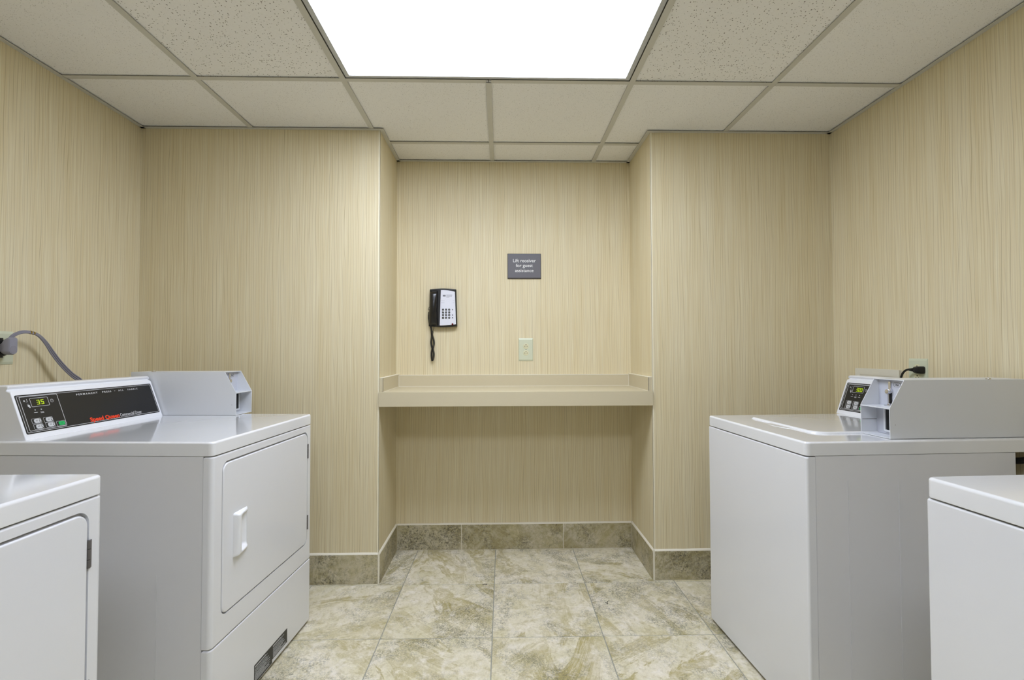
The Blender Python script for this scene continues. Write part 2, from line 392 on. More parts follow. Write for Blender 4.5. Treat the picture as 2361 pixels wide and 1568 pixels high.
# suspended ceiling: loose tiles on a metal grid
def tile_box(bm, x0, x1, y0, y1, lift=.004): box(bm, x0 + .002, x1 - .002, y0 + .002, y1 - .002, CZ + lift, CZ + lift + .015)
LIGHTS = {(-1, -1), (0, -1), (-1, -4), (0, -4)}
for j in range(-7, 2):
    for i in range(-4, 4):
        if (i, j) in LIGHTS: continue
        x0, x1 = max(GX + i * GS, WL), min(GX + (i + 1) * GS, WR); y0, y1 = max(GY + j * GS, YN), GY + (j + 1) * GS
        if x1 - x0 < .02 or y1 - y0 < .02: continue
        parts = []
        if y1 <= YF: parts.append((x0, x1, y0, y1))
        else:
            a, b = max(x0, AL), min(x1, AR)
            if y0 < YF:
                parts.append((x0, x1, y0, YF))
                if b - a > .02: parts.append((a, b, YF - .004, min(y1 - (.006 if i == 1 else 0), YB)))
            elif b - a > .02: parts.append((a, b, y0, YB))
        if not parts: continue
        bm = bmesh.new()
        for q in parts: tile_box(bm, *q)
        cx, cy = parts[0][0], parts[0][2]
        for v in bm.verts: v.co.x -= cx; v.co.y -= cy
        coarse = (i in (-2, 1)) and j == -1 or (j < -1 and (i + j) % 2 == 0)
        o = obj('ceiling_tile', bm, M['ceil_c' if coarse else 'ceil_f'], ceiling, wn=False); o.location = (cx, cy, 0)
FL = .012     # half a flange
def bar(name, x0, x1, y0, y1, z=0.):
    bm = bx(x0, x1, y0, y1, CZ - .0015 + z, CZ + .0005 + z)
    if x1 - x0 < y1 - y0: box(bm, (x0 + x1) / 2 - .001, (x0 + x1) / 2 + .001, y0, y1, CZ, CZ + .03)
    else: box(bm, x0, x1, (y0 + y1) / 2 - .001, (y0 + y1) / 2 + .001, CZ, CZ + .03)
    return obj(name, bm, M['grid'], ceiling, wn=False)
for i in range(-2, 3):
    x = GX + i * GS; ye = YB if AL < x < AR else YF
    if i == 0:      # the middle runner stops at the light panels
        for a, b in ((YN, GY - 4 * GS - FL), (GY - 3 * GS + FL, GY - GS - FL), (GY + FL, ye)): bar('grid_runner', x - FL, x + FL, a, b)
    else: bar('grid_runner', x - FL, x + FL, YN, ye)
for j in range(-6, 2):
    y = GY + j * GS
    xs = [WL] + [GX + i * GS for i in range(-2, 3)] + [WR]
    if y > YF: xs = [AL] + [q for q in xs if AL < q < AR] + [AR]
    for a, b in zip(xs, xs[1:]):
        if j in (-4, 0, -1, -5) and False: continue
        mid = ((a + b) / 2 - GX) / GS
        bar('grid_cross_tee', a + (FL if a > WL and a != AL else 0), b - (FL if b < WR and b != AR else 0), y - FL, y + FL, -.0004)
for (a, b, c, d) in ((WL, WL + .02, YN, YF), (WR - .02, WR, YN, YF), (WL, AL, YF - .018, YF), (AR, WR, YF - .018, YF), (AL, AL + .02, YF - .018, YB), (AR - .02, AR, YF - .018, YB), (AL, AR, YB - .018, YB), (WL, WR, YN, YN + .02)):
    bm = bx(a, b, c, d, CZ - .0035, CZ - .0015); obj('wall_angle', bm, M['grid'], ceiling, wn=False)

# ------------------------------------------------------------------ ceiling light, plus an added unseen fill panel
def troffer(y0, y1, strength, label, name='ceiling_light'):
    x0, x1 = GX - GS + FL, GX + GS - FL; y0 += FL; y1 -= FL
    t = empty(name, ((x0 + x1) / 2, (y0 + y1) / 2, CZ), label=label, cat='ceiling light')
    hx, hy = (x1 - x0) / 2, (y1 - y0) / 2
    bm = bmesh.new(); frame_ring(bm, -hx + .004, hx - .004, -hy + .004, hy - .004, .001, .020, .0005, .006, seg=1)
    frame_ring(bm, -hx + .010, hx - .010, -hy + .010, hy - .010, .001, .014, -.0025, .001, seg=1)
    obj('door_frame', bm, M['frame'], t, wn=False)
    bm = bmesh.new(); frame_ring(bm, -hx + .002, hx - .002, -hy + .002, hy - .002, .001, .002, .0, .034, seg=1); box(bm, -hx + .002, hx - .002, -hy + .002, hy - .002, .034, .038)
    obj('housing', bm, M['slab'], t, wn=False)
    obj('diffuser', bx(-hx + .012, hx - .012, -hy + .012, hy - .012, .0062, .009), emitter('lit diffuser', strength), t, wn=False)
troffer(GY - GS, GY, LIGHT_FAR, 'wide rectangular fluorescent panel in the ceiling in front of the niche')
troffer(GY - 4 * GS, GY - 3 * GS, LIGHT_FILL, 'added fill light panel in the ceiling, overhead out of view')  # second panel added out of view to raise the overall brightness

# ------------------------------------------------------------------ counter in the niche
sh = empty('folding_counter', ((AL + AR) / 2, (YF + YB) / 2, .9), label='beige laminate folding counter built into the wall niche', cat='counter')
cx, cy, cz = sh.location
def SB(name, x0, x1, y0, y1, z0, z1, b=.001): 
    return obj(name, sl(x0 - cx, x1 - cx, y0 - cy, y1 - cy, z0 - cz, z1 - cz, r=.0008, bt=b, bb=b, seg=1, bseg=1), M['laminate'], sh, wn=False)
SB('counter_top', AL + .0005, AR - .0005, YF + .001, YB - .001, .945, .9635)
SB('apron', AL + .0005, AR - .0005, YF - .012, YF + .0005, .890, .9645)
SB('backsplash', AL + .019, AR - .019, YB - .018, YB - .0005, .964, 1.029)
SB('side_splash', AL + .0005, AL + .0185, YF + .004, YB - .0005, .964, 1.034)
SB('side_splash', AR - .0185, AR - .0005, YF + .004, YB - .0005, .964, 1.034)
bm = bmesh.new()
box(bm, AL - cx, AR - cx, YB - .0185 - cy, YB - cy, 1.029 - cz, 1.0315 - cz)
for a, b in ((AL, AL + .019), (AR - .019, AR)): box(bm, a - cx, b - cx, YF + .004 - cy, YB - cy, 1.034 - cz, 1.0365 - cz)
box(bm, AL + .0185 - cx, AR - .0185 - cx, YB - .0205 - cy, YB - .018 - cy, .9635 - cz, .9655 - cz)
for a, b in ((AL + .0185, AL + .0205), (AR - .0205, AR - .0185)): 
    box(bm, a - cx, b - cx, YF + .004 - cy, YB - .018 - cy, .9635 - cz, .9655 - cz)
    box(bm, a - cx, b - cx, YB - .0205 - cy, YB - .0185 - cy, .9655 - cz, 1.029 - cz)
obj('caulk_line', bm, M['caulk'], sh, wn=False)
for a, b in ((AL + .0185, AL + .0200), (AR - .0200, AR - .0185)):
    obj('edge_banding', bx(a - cx, b - cx, YF + .0032 - cy, YF + .006 - cy, .964 - cz, 1.034 - cz), M['steel'], sh, wn=False)

# ------------------------------------------------------------------ sign
t = empty('wall_sign', (.1435, YB, 1.681), label='small grey plaque with white lettering above the wall outlet', cat='sign')
obj('backing', sl(-.1005, .1005, -.0755, .0755, 0, .006, r=.001, ax='y', bt=.001, seg=1, bseg=1), M['signrim'], t, wn=False)
obj('face', sl(-.098, .0985, -.0705, .0735, .006, .0085, r=.001, ax='y', bt=.0006, seg=1, bseg=1), M['sign'], t, wn=False)
for k, s in enumerate(('Lift receiver', 'for guest', 'assistance')):
    T = Matrix.Translation((0, -.0085, .024 - .0295 * k)) @ AX['y']
    obj('lettering', text_mesh(s, .0205, T, align='CENTER', sx=.99, thick=.0004, bold=.006), M['white'], t, wn=False)

# ------------------------------------------------------------------ wall outlets
def plate(bm, w2, h2, d=.006, bev=.010):
    rings = [(0, 0), (0, d * .35), (bev * .8, d * .92), (bev, d)]
    loft(bm, [[(x, y, c) for x, y in rr(-w2 + i * .35, w2 - i * .35, -h2 + i, h2 - i, .002, 2)] for i, c in rings], True, AX['y'])
def duplex(t, mat_face, zs=(.020, -.020)):
    for z in zs:
        bm = bmesh.new(); cyl(bm, (0, -.0055, z), .0165, .0018, 'y', 24, bev=.0008)
        f = obj('socket', bm, mat_face, t, wn=False)
        bm = bmesh.new()
        for x, h in ((-.0065, .0085), (.0065, .007)): box(bm, x - .0011, x + .0011, -.0078, -.0070, z - h / 2 - .001, z + h / 2 - .001)
        cyl(bm, (0, -.0070, z + .0085), .0026, .0008, 'y', 10); obj('slot', bm, M['dark'], f, wn=False)
    bm = bmesh.new(); cyl(bm, (0, -.0055, 0), .0028, .001, 'y', 12); obj('screw', bm, M['steel'], t, wn=False)
t = empty('wall_outlet', (.152, YB, 1.181), label='sage duplex outlet on the niche wall above the counter', cat='outlet')
bm = bmesh.new(); plate(bm, .043, .068); obj('cover_plate', bm, M['sage'], t); duplex(t, M['ivory'])
t = empty('wall_outlet', (WR, 1.975, 1.076), -math.pi / 2, label='sage outlet plate on the right wall behind the washers with a black plug', cat='outlet')
bm = bmesh.new(); plate(bm, .045, .060); obj('cover_plate', bm, M['sage'], t); duplex(t, M['ivory'])
t = empty('dryer_outlet', (WL, 1.795, 1.188), math.pi / 2, label='large ivory plate with a round black power socket on the left wall', cat='outlet')
bm = bmesh.new(); plate(bm, .060, .061); obj('cover_plate', bm, M['sage'], t)
bm = bmesh.new(); cyl(bm, (0, -.005, 0), .030, .022, 'y', 32, bev=.003)
for a in range(3): box(bm, -.034 if a == 0 else -.006, .034 if a == 0 else .006, -.020, -.005, (-.006, -.036, .030)[a], (.006, -.028, .036)[a])
obj('socket', bm, M['rubber'], t)

# grey dryer plug and its flat three-core cord
t = empty('dryer_plug', (WL + .026, 1.795, 1.188), math.pi / 2, label='grey right-angle plug with a flat cord running behind the dryer console', cat='plug')
bm = bmesh.new(); loops = []
for c, sx, lo, hi, sh_ in ((0, .017, -.018, .014, 0), (.008, .020, -.024, .018, .001), (.016, .0225, -.0255, .030, .002), (.029, .0205, -.0255, .038, .003), (.0335, .0175, -.0225, .035, .004)):
    loops.append([(x + sh_, y, c) for x, y in rr(-sx * .78, sx * .78, lo, hi, (sx * .7, sx * .7, sx * .25, sx * .25), 6)])
loft(bm, loops, True, AX['y']); obj('plug_body', bm, M['plug'], t)
bm = bmesh.new(); cyl(bm, (.004, -.033, -.006), .0135, .0012, 'y', 24, bev=.0006); obj('plug_face_disc', bm, M['cord'], t)
wpts = [(-1.795 + .002, 1.800, 1.210), (-1.783, 1.812, 1.234), (-1.772, 1.832, 1.2465), (-1.768, 1.860, 1.246), (-1.772, 1.895, 1.236), (-1.778, 1.932, 1.208), (-1.778, 1.962, 1.168), (-1.772, 1.992, 1.125), (-1.762, 2.030, 1.080), (-1.750, 2.066, 1.045), (-1.735, 2.085, .99), (-1.720, 2.095, .90), (-1.70, 2.10, .75)]
inv = (Matrix.Translation((WL + .026, 1.795, 1.188)) @ Matrix.Rotation(math.pi / 2, 4, 'Z')).inverted()
pth = spline(wpts, 8)
for k, off, rad, nm_, mt_ in ((0, -.0062, .0031, 'cord', 'cord'), (1, 0, .0031, 'cord', 'cord'), (2, .0062, .0031, 'cord', 'cord'), (.4, -.0031, .0020, 'cord_groove_shade', 'groove_shade_lint'), (1.4, .0031, .0020, 'cord_groove_shade', 'groove_shade_lint')):  # webs coloured dark to paint the shade between the cores
    bm = bmesh.new(); q = []
    for a, p in enumerate(pth):
        tt = (pth[min(a + 1, len(pth) - 1)] - pth[max(a - 1, 0)]).normalized(); s_ = min(1.22, max(.50, (a - 18) / 24))
        nrm = tt.cross(Vector((1, 0, 0))).normalized()
        q.append(inv @ (p + nrm * off * s_ + Vector((.001 * k, 0, 0))))
    tube(bm, q, rad, 8); obj(nm_, bm, M[mt_], t)
bm = bmesh.new()
for k in (24, 27):
    p = inv @ pth[k]; d = (inv @ pth[k + 1] - p).normalized(); loops = []
    tube(bm, [p - d * .0022, p + d * .0018], .0066, 12)
obj('cord_clip', bm, M['brass'], t)

# black plug on the right wall
t = empty('washer_plug', (WR - .007, 1.957, 1.088), -math.pi / 2, label='black plug and cord in the right wall outlet', cat='plug')
bm = bmesh.new(); loops = []
for c, sx, lo, hi in ((0, .016, -.014, .016), (.012, .016, -.014, .016), (.026, .012, -.011, .014), (.034, .006, -.006, .010)):
    loops.append([(x + .004, y, c) for x, y in rr(-sx, sx, lo, hi, sx * .45, 4)])
loft(bm, loops, True, AX['y']); obj('plug_body', bm, M['rubber'], t)
inv = (Matrix.Translation((WR - .007, 1.957, 1.088)) @ Matrix.Rotation(-math.pi / 2, 4, 'Z')).inverted()
bm = bmesh.new(); tube(bm, [inv @ p for p in spline([(1.711, 1.960, 1.089), (1.708, 1.985, 1.090), (1.705, 2.002, 1.083), (1.702, 2.015, 1.062), (1.700, 2.02, 1.02), (1.70, 2.02, .90), (1.70, 2.0, .7)], 6)], .0042, 8)
obj('cord', bm, M['rubber'], t)
bm = bmesh.new()
for k in range(4): cyl(bm, inv @ Vector((1.7105, 1.968 + .006 * k, 1.0895)), .0075 - .0008 * k, .003, 'x', 12)
obj('strain_relief', bm, M['rubber'], t)

# washer supply box on the wall
t = empty('washer_supply_box', (WR, 2.191, .985), -math.pi / 2, label='off-white plumbing box on the right wall behind the washer console', cat='utility box')
bm = bmesh.new(); frame_ring(bm, -.130, .130, -.1, .1, .004, .03, 0, .012, mat=AX['y'], seg=2); obj('frame', bm, M['boxw'], t)
obj('cover', sl(-.1015, .1015, -.0715, .0715, 0, .010, r=.003, bt=.001, ax='y', seg=2, bseg=1), M['boxw'], t)
bm = bmesh.new()
for k in range(3): box(bm, -.020, .020, -.0126, -.0119, .086 - .004 * k, .0867 - .004 * k)
obj('printed_lines', bm, M['caulk'], t, wn=False)
# drain hose behind the washer
bm = bmesh.new(); tube(bm, spline([(1.708, 1.600, .800), (1.702, 1.575, .803), (1.700, 1.548, .809), (1.718, 1.50, .822), (1.722, 1.42, .80), (1.720, 1.36, .70), (1.70, 1.34, .5), (1.69, 1.33, .2), (1.68, 1.33, .02)], 8), .0105, 12)
tag(obj('drain_hose', bm, M['rubber'], None), 'black hose curling behind the far washer at the right wall', 'hose')

# ------------------------------------------------------------------ wall telephone
PX, PZ = -.3405, 1.4295
t = empty('wall_telephone', (PX, YB, PZ), label='black and white wall telephone hanging to the left of the grey plaque', cat='telephone')
SC = .358e-3          # metres per pixel of the close-up, centre (430, 494)
def pz(u, v): return ((u - 430) * SC, (494 - v) * SC)
def outline(tl, tr, br, bl, arc_t, arc_b, n=10):
    pts = []
    for k in range(n + 1):
        s_ = k / n; pts.append((bl[0] + (br[0] - bl[0]) * s_, bl[1] + (br[1] - bl[1]) * s_ - arc_b * 4 * s_ * (1 - s_)))
    for k in range(n + 1):
        s_ = k / n; pts.append((tr[0] + (tl[0] - tr[0]) * s_, tr[1] + (tl[1] - tr[1]) * s_ + arc_t * 4 * s_ * (1 - s_)))
    return pts
def shell(bm, pts, c0, c1, bev=.004, dome=0):
    cx_ = sum(p[0] for p in pts) / len(pts); cy_ = sum(p[1] for p in pts) / len(pts)
    def ins(d): 
        return [(x - math.copysign(min(d, abs(x - cx_)), x - cx_) , y - math.copysign(min(d, abs(y - cy_)), y - cy_)) for x, y in pts]
    L = [[(x, y, c0) for x, y in pts]]
    for k in range(4): a = math.pi / 2 * k / 3; L.append([(x, y, c1 - bev * (1 - math.sin(a))) for x, y in ins(bev * (1 - math.cos(a)))])
    loft(bm, L, True, AX['y'])
bm = bmesh.new(); shell(bm, outline(pz(214, 190), pz(648, 190), pz(664, 800), pz(196, 798), .0062, .006), .001, .034, .005); obj('base', bm, M['phoneblk'], t)
# handset: bowed bar on the left
bm = bmesh.new(); loops = []; NV = 22
for k in range(NV + 1):
    s_ = k / NV; z = .0985 - .205 * s_; x0 = -.0745 - .0055 * s_; x1 = -.0270 - .003 * s_ - .004 * math.sin(math.pi * s_)
    bul = .030 + .018 * math.sin(math.pi * s_) ** .6 if 0 < s_ < 1 else .030
    endf = min(1, min(s_, 1 - s_) * 14 + .25)
    lp = []
    for q in range(13):
        a = math.pi * q / 12; lp.append(((x0 + x1) / 2 - (x1 - x0) / 2 * math.cos(a), z, .030 + (bul - .030 + .012) * endf * math.sin(a) ** .55))
    lp += [(x1, z, .028), (x0, z, .028)]
    loops.append(lp)
loft(bm, loops, True, AX['y']); hs = obj('handset', bm, M['phoneblk'], t)
bm = bmesh.new(); poly(bm, [pz(352, 200), pz(398, 196), pz(380, 800), pz(352, 796)], .030, .0385, 'y'); obj('cradle_strip', bm, M['rubber'], t)
fpo = outline(pz(397, 203), pz(630, 232), pz(647, 768), pz(377, 790), .0035, .002)
bm = bmesh.new(); shell(bm, fpo, .032, .0375, .0012); fp = obj('faceplate', bm, M['faceplate'], t)
for v in (527, 572, 616, 660):
    for u in (435, 485, 536):
        bm = bmesh.new(); x, z = pz(u, v); cyl(bm, (x, -.0375, z), .0061, .0030, 'y', 18, bev=.0012); k_ = obj('key', bm, M['phoneblk'], fp)
        ch = '123456789*0#'[(527, 572, 616, 660).index(v) * 3 + (435, 485, 536).index(u)]
        T = Matrix.Translation((x, -.0404, z - .0028 if ch != '*' else z - .005)) @ AX['y']
        obj('lettering', text_mesh(ch, .0056, T, align='CENTER', bold=.01), M['print'], fp, wn=False)
for v in (527, 616, 660):
    bm = bmesh.new(); x, z = pz(591, v); cyl(bm, (x, -.0375, z), .0038, .0024, 'y', 14, bev=.001); obj('small_key', bm, M['ink'], fp)
bm = bmesh.new(); x, z = pz(590, 768); cyl(bm, (x, -.0372, z), .0058, .0035, 'y', 18, bev=.0025); obj('message_lamp', bm, M['redlamp'], t)
bm = bmesh.new(); x, z = pz(454, 297); box(bm, x - .0085, x + .0085, -.0379, -.0374, z - .0045, z + .0045)
obj('logo_block', bm, M['ink'], fp, wn=False)
bm = bmesh.new()
for v, a, b in ((281, 487, 586), (292, 487, 586), (303, 487, 582), (313, 487, 580), (323, 487, 540)):
    x, z = pz(a, v); x2, _ = pz(b, v); box(bm, x, x2, -.0378, -.0374, z - .0006, z + .0006)
for v in (382, 416):
    for a, b in ((398, 460), (595, 620)): x, z = pz(a, v); x2, _ = pz(b, v); box(bm, x, x2, -.0378, -.0374, z - .0004, z + .0004)
obj('printed_lines', bm, M['ink'], fp, wn=False)
# coiled cord
def coil(path, r, pitch, wire, seg=5, per=9):
    P = spline(path, 14); out = []; ph = 0; prev = None; nrm = Vector((0, 1, 0))
    # resample
    L = [0]
    for a, b in zip(P, P[1:]): L.append(L[-1] + (b - a).length)
    n = int(L[-1] / pitch * per); j_ = 0
    for k in range(n + 1):
        s_ = L[-1] * k / n
        while j_ < len(L) - 2 and L[j_ + 1] < s_: j_ += 1
        f_ = (s_ - L[j_]) / max(1e-9, L[j_ + 1] - L[j_]); p = P[j_].lerp(P[j_ + 1], f_); tt = (P[j_ + 1] - P[j_]).normalized()
        nrm = (nrm - tt * nrm.dot(tt)).normalized(); b = tt.cross(nrm); a = 2 * math.pi * k / per
        out.append(p + (nrm * math.cos(a) + b * math.sin(a)) * r)
    bm = bmesh.new(); tube(bm, out, wire, seg); return bm
def cq(u, v, d): x, z = pz(u, v); return (x, -d, z)
obj('coiled_cord', coil([cq(204, 560, .024), cq(199, 620, .026), cq(200, 680, .026), cq(208, 740, .024), cq(226, 800, .022), cq(238, 860, .020), cq(244, 930, .018), cq(270, 1010, .017), cq(278, 1080, .016), cq(262, 1150, .014), cq(240, 1220, .014), cq(238, 1300, .014), cq(250, 1375, .014)], .0056, .0046, .0014), M['rubber'], t, wn=False)
obj('coiled_cord', coil([cq(250, 1375, .022), cq(272, 1320, .024), cq(280, 1250, .024), cq(262, 1185, .024), cq(242, 1120, .025), cq(234, 1050, .026), cq(246, 980, .027), cq(252, 930, .027), cq(262, 880, .025)], .0056, .0046, .0014), M['rubber'], t, wn=False)
bm = bmesh.new(); tube(bm, spline([cq(262, 880, .025), cq(276, 845, .022), cq(282, 805, .018)], 6), .0014, 6); obj('cord_lead', bm, M['rubber'], t, wn=False)
bm = bmesh.new(); tube(bm, spline([cq(212, 455, .012), cq(195, 490, .018), cq(184, 520, .020), cq(192, 530, .022), cq(203, 520, .024), cq(204, 560, .024)], 6), .0014, 6); obj('cord_lead', bm, M['rubber'], t, wn=False)

# ------------------------------------------------------------------ seven segment digits
SEG = {'3': 'abgcd', '5': 'afgcd', '0': 'abcdef'}
def digits(bm, s, x, y, w_, h_, gap, T, sk=.06, th=.0016, z=.0005):
    for ch in s:
        bars = {'a': (0, h_ - th, w_, h_), 'g': (0, h_ / 2 - th / 2, w_, h_ / 2 + th / 2), 'd': (0, 0, w_, th), 'f': (0, h_ / 2 + .0004, th, h_ - .0003), 'b': (w_ - th, h_ / 2 + .0004, w_, h_ - .0003), 'e': (0, .0003, th, h_ / 2 - .0004), 'c': (w_ - th, .0003, w_, h_ / 2 - .0004)}
        for k in SEG[ch]:
            a, b, c, d = bars[k]
            vs = [[bm.verts.new(T @ Vector((x + px + py * sk, y + py, zz))) for px, py in ((a, b), (c, b), (c, d), (a, d))] for zz in (0, z)]
            bm.faces.new(vs[1])
            for q in range(4): bm.faces.new((vs[0][q], vs[0][(q + 1) % 4], vs[1][(q + 1) % 4], vs[1][q]))
        x += w_ + gap

# ------------------------------------------------------------------ laundry machines
def machine(kind, loc, rz, W, H_, D, lab, cons, coin, grp):
    """front faces local -Y, x runs left to right seen from the front; cons=(x0,x1,y0,yaw) coin=(x0,x1,y0)"""
    dryer = kind == 'dryer'
    t = empty('clothes_dryer' if dryer else 'washing_machine', loc, rz, label=lab, cat=kind, group=grp)
    lt = .043          # apron of the top
    zb = .014
    # body
    bm = bmesh.new(); slab(bm, .002, W - .002, .030, D, zb + .004, H_ - lt - .001, r=.003, seg=2)
    obj('cabinet', bm, M['side'], t)
    for y in ((.17,) if dryer else (.136, .302)):      # pressed seams on both flanks
        for x0, x1 in ((.0005, .002), (W - .002, W - .0005)):
            obj('pressed_seam', bx(x0, x1, y - .0012, y + .0012, zb + .01, H_ - .12 if not dryer else H_ - .40), M['side'], t)
    for x, y in ((.05, .06), (W - .05, .06), (.05, D - .06), (W - .05, D - .06)):
        bm = bmesh.new(); cyl(bm, (x, y, 0), .018, zb + .006, 'z', 14); obj('foot', bm, M['rubber'], t)
    # top
    bm = bmesh.new(); slab(bm, 0, W, -.001, D + (.03 if dryer else .06), H_ - lt, H_, r=(.016, .016, .006, .006), bt=.007, bb=.002, bseg=4)
    obj('top_panel', bm, M['topenamel'], t)
    if dryer:
        zs = .274
        bm = bmesh.new(); slab(bm, .0, W, 0, .0285, zs + .0025, H_ - lt - .003, r=(.014, .014, .001, .001), bt=.005, bb=.004)
        fp_ = obj('front_panel', bm, M['enamel'], t)
        dx0, dx1, dz0, dz1 = .050, W - .0395, .352, .822
        bm = bmesh.new(); slab(bm, dx0 - .003, dx1 + .003, dz0 - .003, dz1 + .005, -.013, .02, r=.030, ax='y', seg=8)
        cut = obj('cut', bm, M['dark'], None, wn=False); cut.parent = t
        bpy.context.view_layer.update(); apply_bool(fp_, cut)
        bm = bmesh.new(); slab(bm, dx0 + .001, dx1 - .001, dz0 + .001, dz1 - .001, -.012, .0015, r=.028, bt=.004, ax='y', seg=8)
        dr = obj('door', bm, M['enamel'], t)
        cut = obj('cut', sl(.112, .180, .516, .643, -.0125, .02, r=.004, ax='y', seg=3), M['dark'], None, wn=False); cut.parent = t
        bpy.context.view_layer.update(); apply_bool(dr, cut)
        bm = bmesh.new(); hx0, hx1, hz0, hz1 = .104, .181, .509, .650; NX, NZ = 24, 32
        V = []
        for a in range(NX + 1):
            row = []
            for b in range(NZ + 1):
                s_, q = a / NX, b / NZ; z = hz0 + (hz1 - hz0) * q
                trim = .006 * (1 - min(1, s_ / .25)) ; z = z + (.5 - q) * 2 * trim * 0
                edge = min(s_ / .10, q / .04, (1 - q) / .04, 1)
                prof = .016 * (1 - s_) ** .8 + .0035
                inside = s_ > .50 - .06 * abs(q - .5) and .13 < q < .87
                w1 = max(0, min(1, (s_ - .30) / .10)) * max(0, min(1, min(q - .09, .91 - q) / .05))
                h = prof * max(0, edge) ** .6 * (1 - w1) - w1 * .0100 * min(1, (1 - s_) / .30) ** .7
                if s_ >= .999: h = 0
                row.append(bm.verts.new((hx0 + (hx1 - hx0) * s_, -.0015 - h, z)))
            V.append(row)
        for a in range(NX):
            for b in range(NZ): bm.faces.new((V[a][b], V[a + 1][b], V[a + 1][b + 1], V[a][b + 1]))
        ring_ = [v for v in V[0]] + [V[a][NZ] for a in range(1, NX + 1)] + [V[NX][b] for b in range(NZ - 1, -1, -1)] + [V[a][0] for a in range(NX - 1, 0, -1)]
        base_ = [bm.verts.new((v.co.x, -.0010, v.co.z)) for v in ring_]
        for k in range(len(ring_)): bm.faces.new((ring_[k], ring_[(k + 1) % len(ring_)], base_[(k + 1) % len(ring_)], base_[k]))
        obj('handle', bm, M['console'], dr, angle=60)
        dz_ = -.012 if W > .7 else 0
        for z0, z1 in ((.712 + dz_, .772 + dz_), (.409 + dz_, .468 + dz_)):
            bm = bmesh.new()
            for a, b in ((z0, z0 + .018), (z0 + .019, z1 - .019), (z1 - .018, z1)): cyl(bm, (dx1 + .0015, -.0012, a), .0036, b - a, 'z', 10)
            box(bm, dx1 + .001, dx1 + .0085, -.0016, .004, z0, z1)
            obj('hinge', bm, M['steel'], dr)
        bm = bmesh.new(); slab(bm, 0, W, 0, .0285, zb, zs - .0005, r=(.014, .014, .001, .001), bt=.005, bb=.002)
        lp = obj('lower_panel', bm, M['enamel'], t)
        # warning label: tall left half, short right half
        bm = bmesh.new(); poly(bm, [(.235, .018), (.352, .018), (.352, .030), (.463, .030), (.463, .083), (.235, .083)], .0, .0006, 'y'); wl_ = obj('warning_label', bm, M['black'], t, wn=False)
        bm = bmesh.new(); rnd = random.Random(7)
        for z in (.0765, .0735, .0665, .0610, .0560, .0505, .0465, .0425, .0385, .0345, .0305, .0265):
            for x0, x1 in ((.240, .338), (.358, .458)):
                if x0 > .3 and z < .034: continue
                e = x0 + (x1 - x0) * rnd.uniform(.55, 1); x = x0
                while x < e:
                    ln = rnd.uniform(.004, .012); box(bm, x, min(x + ln, e), -.00085, -.0006, z - .0008, z + .0008); x += ln + .0012
        obj('printed_lines', bm, M['print'], wl_, wn=False)
        bm = bmesh.new(); box(bm, .353, .463, -.0005, 0, .018, .0295); obj('white_strip', bm, M['coin'], wl_, wn=False)
    else:
        bm = bmesh.new(); slab(bm, 0, W, 0, .0075, zb, H_ - lt - .003, r=(.0074, .0074, .0005, .0005), bt=.005, bb=.002)
        slab(bm, .001, W - .001, .0074, .029, zb, H_ - lt - .003, r=.0005, seg=1)
        obj('front_panel', bm, M['enamel'], t)
        # raised lid with a finger grip
        lx0, lx1, ly0, ly1 = .105, .502, .128, .545
        def lidloop(ins, z):
            return [(x, y, z) for x, y in rr(lx0 + ins, lx1 - ins, ly0 + ins, ly1 - ins, (.02 - ins, .05 - ins, .03 - ins, .03 - ins), 8)]
        bm = bmesh.new()
        loft(bm, [lidloop(i, z) for i, z in ((-.001, H_ - .002), (0, H_ + .0005), (.002, H_ + .0035), (.006, H_ + .006), (.010, H_ + .0068))]); lid = obj('lid', bm, M['topenamel'], t)
        bm = bmesh.new()
        def grip(g, z): return [(.315 + (.075 - g) * math.cos(a_) * (1.0 if math.sin(a_) < 0 else 1), ly0 + .004 + (.036 - g) * math.sin(a_) * (1 if math.sin(a_) < 0 else .05), z) for a_ in [2 * math.pi * q_ / 32 for q_ in range(32)]]
        loft(bm, [grip(0, H_ - .001), grip(.001, H_ + .0006), (grip(.006, H_ + .0016)), grip(.016, H_ + .0020)]); obj('finger_grip', bm, M['topenamel'], lid)
    # ---------------- console
    x0, x1, y0, yaw = cons; L = x1 - x0
    ct = Matrix.Translation((x0, y0, H_)) @ Matrix.Rotation(yaw, 4, 'Z')
    k = .33; prof = [(0, 0), (.0525, .146), (.0560, .151), (.0640, .1535), (.0680, .157), (.0640, .1615), (.0620, .165), (.0640, .1685), (.070, .1700), (.105, .170), (.118, .165), (.122, .155), (.125, 0)]
    bm = bmesh.new(); e = .004
    def insl(d): 
        cxp, cyp = .075, .08
        return [(a + (cxp - a) * d, b + (cyp - b) * d if b > .001 else b) for a, b in prof]
    loft(bm, [[(x, a, b) for a, b in insl(d)] for x, d in ((0, .06), (.0015, .02), (.005, 0), (L - .005, 0), (L - .0015, .02), (L, .06))], True, ct)
    co = obj('control_console', bm, M['console'], t, angle=50)
    e1, e2, z_ = Vector((1, 0, 0)), Vector((0, 1, 0)), Vector((0, 0, 1)); kk = math.sqrt(1 + (.0525 / .146) ** 2); kt = .0525 / .146
    Tv = (e2 * kt + z_) / kk; Nv = (-e2 + z_ * kt) / kk
    FM = ct @ Matrix(((e1.x, Tv.x, Nv.x, 0), (e1.y, Tv.y, Nv.y, 0), (e1.z, Tv.z, Nv.z, 0), (0, 0, 0, 1)))
    ox = .0072 if dryer else .012; LEN = (.5675 if dryer else L - .02)
    P0, P1 = .0175, .1465
    bm = bmesh.new(); slab(bm, ox, ox + LEN, P0, P1, 0, .0008, r=.004, seg=3, mat=FM); obj('control_panel', bm, M['black'], co, wn=False)
    bm = bmesh.new()
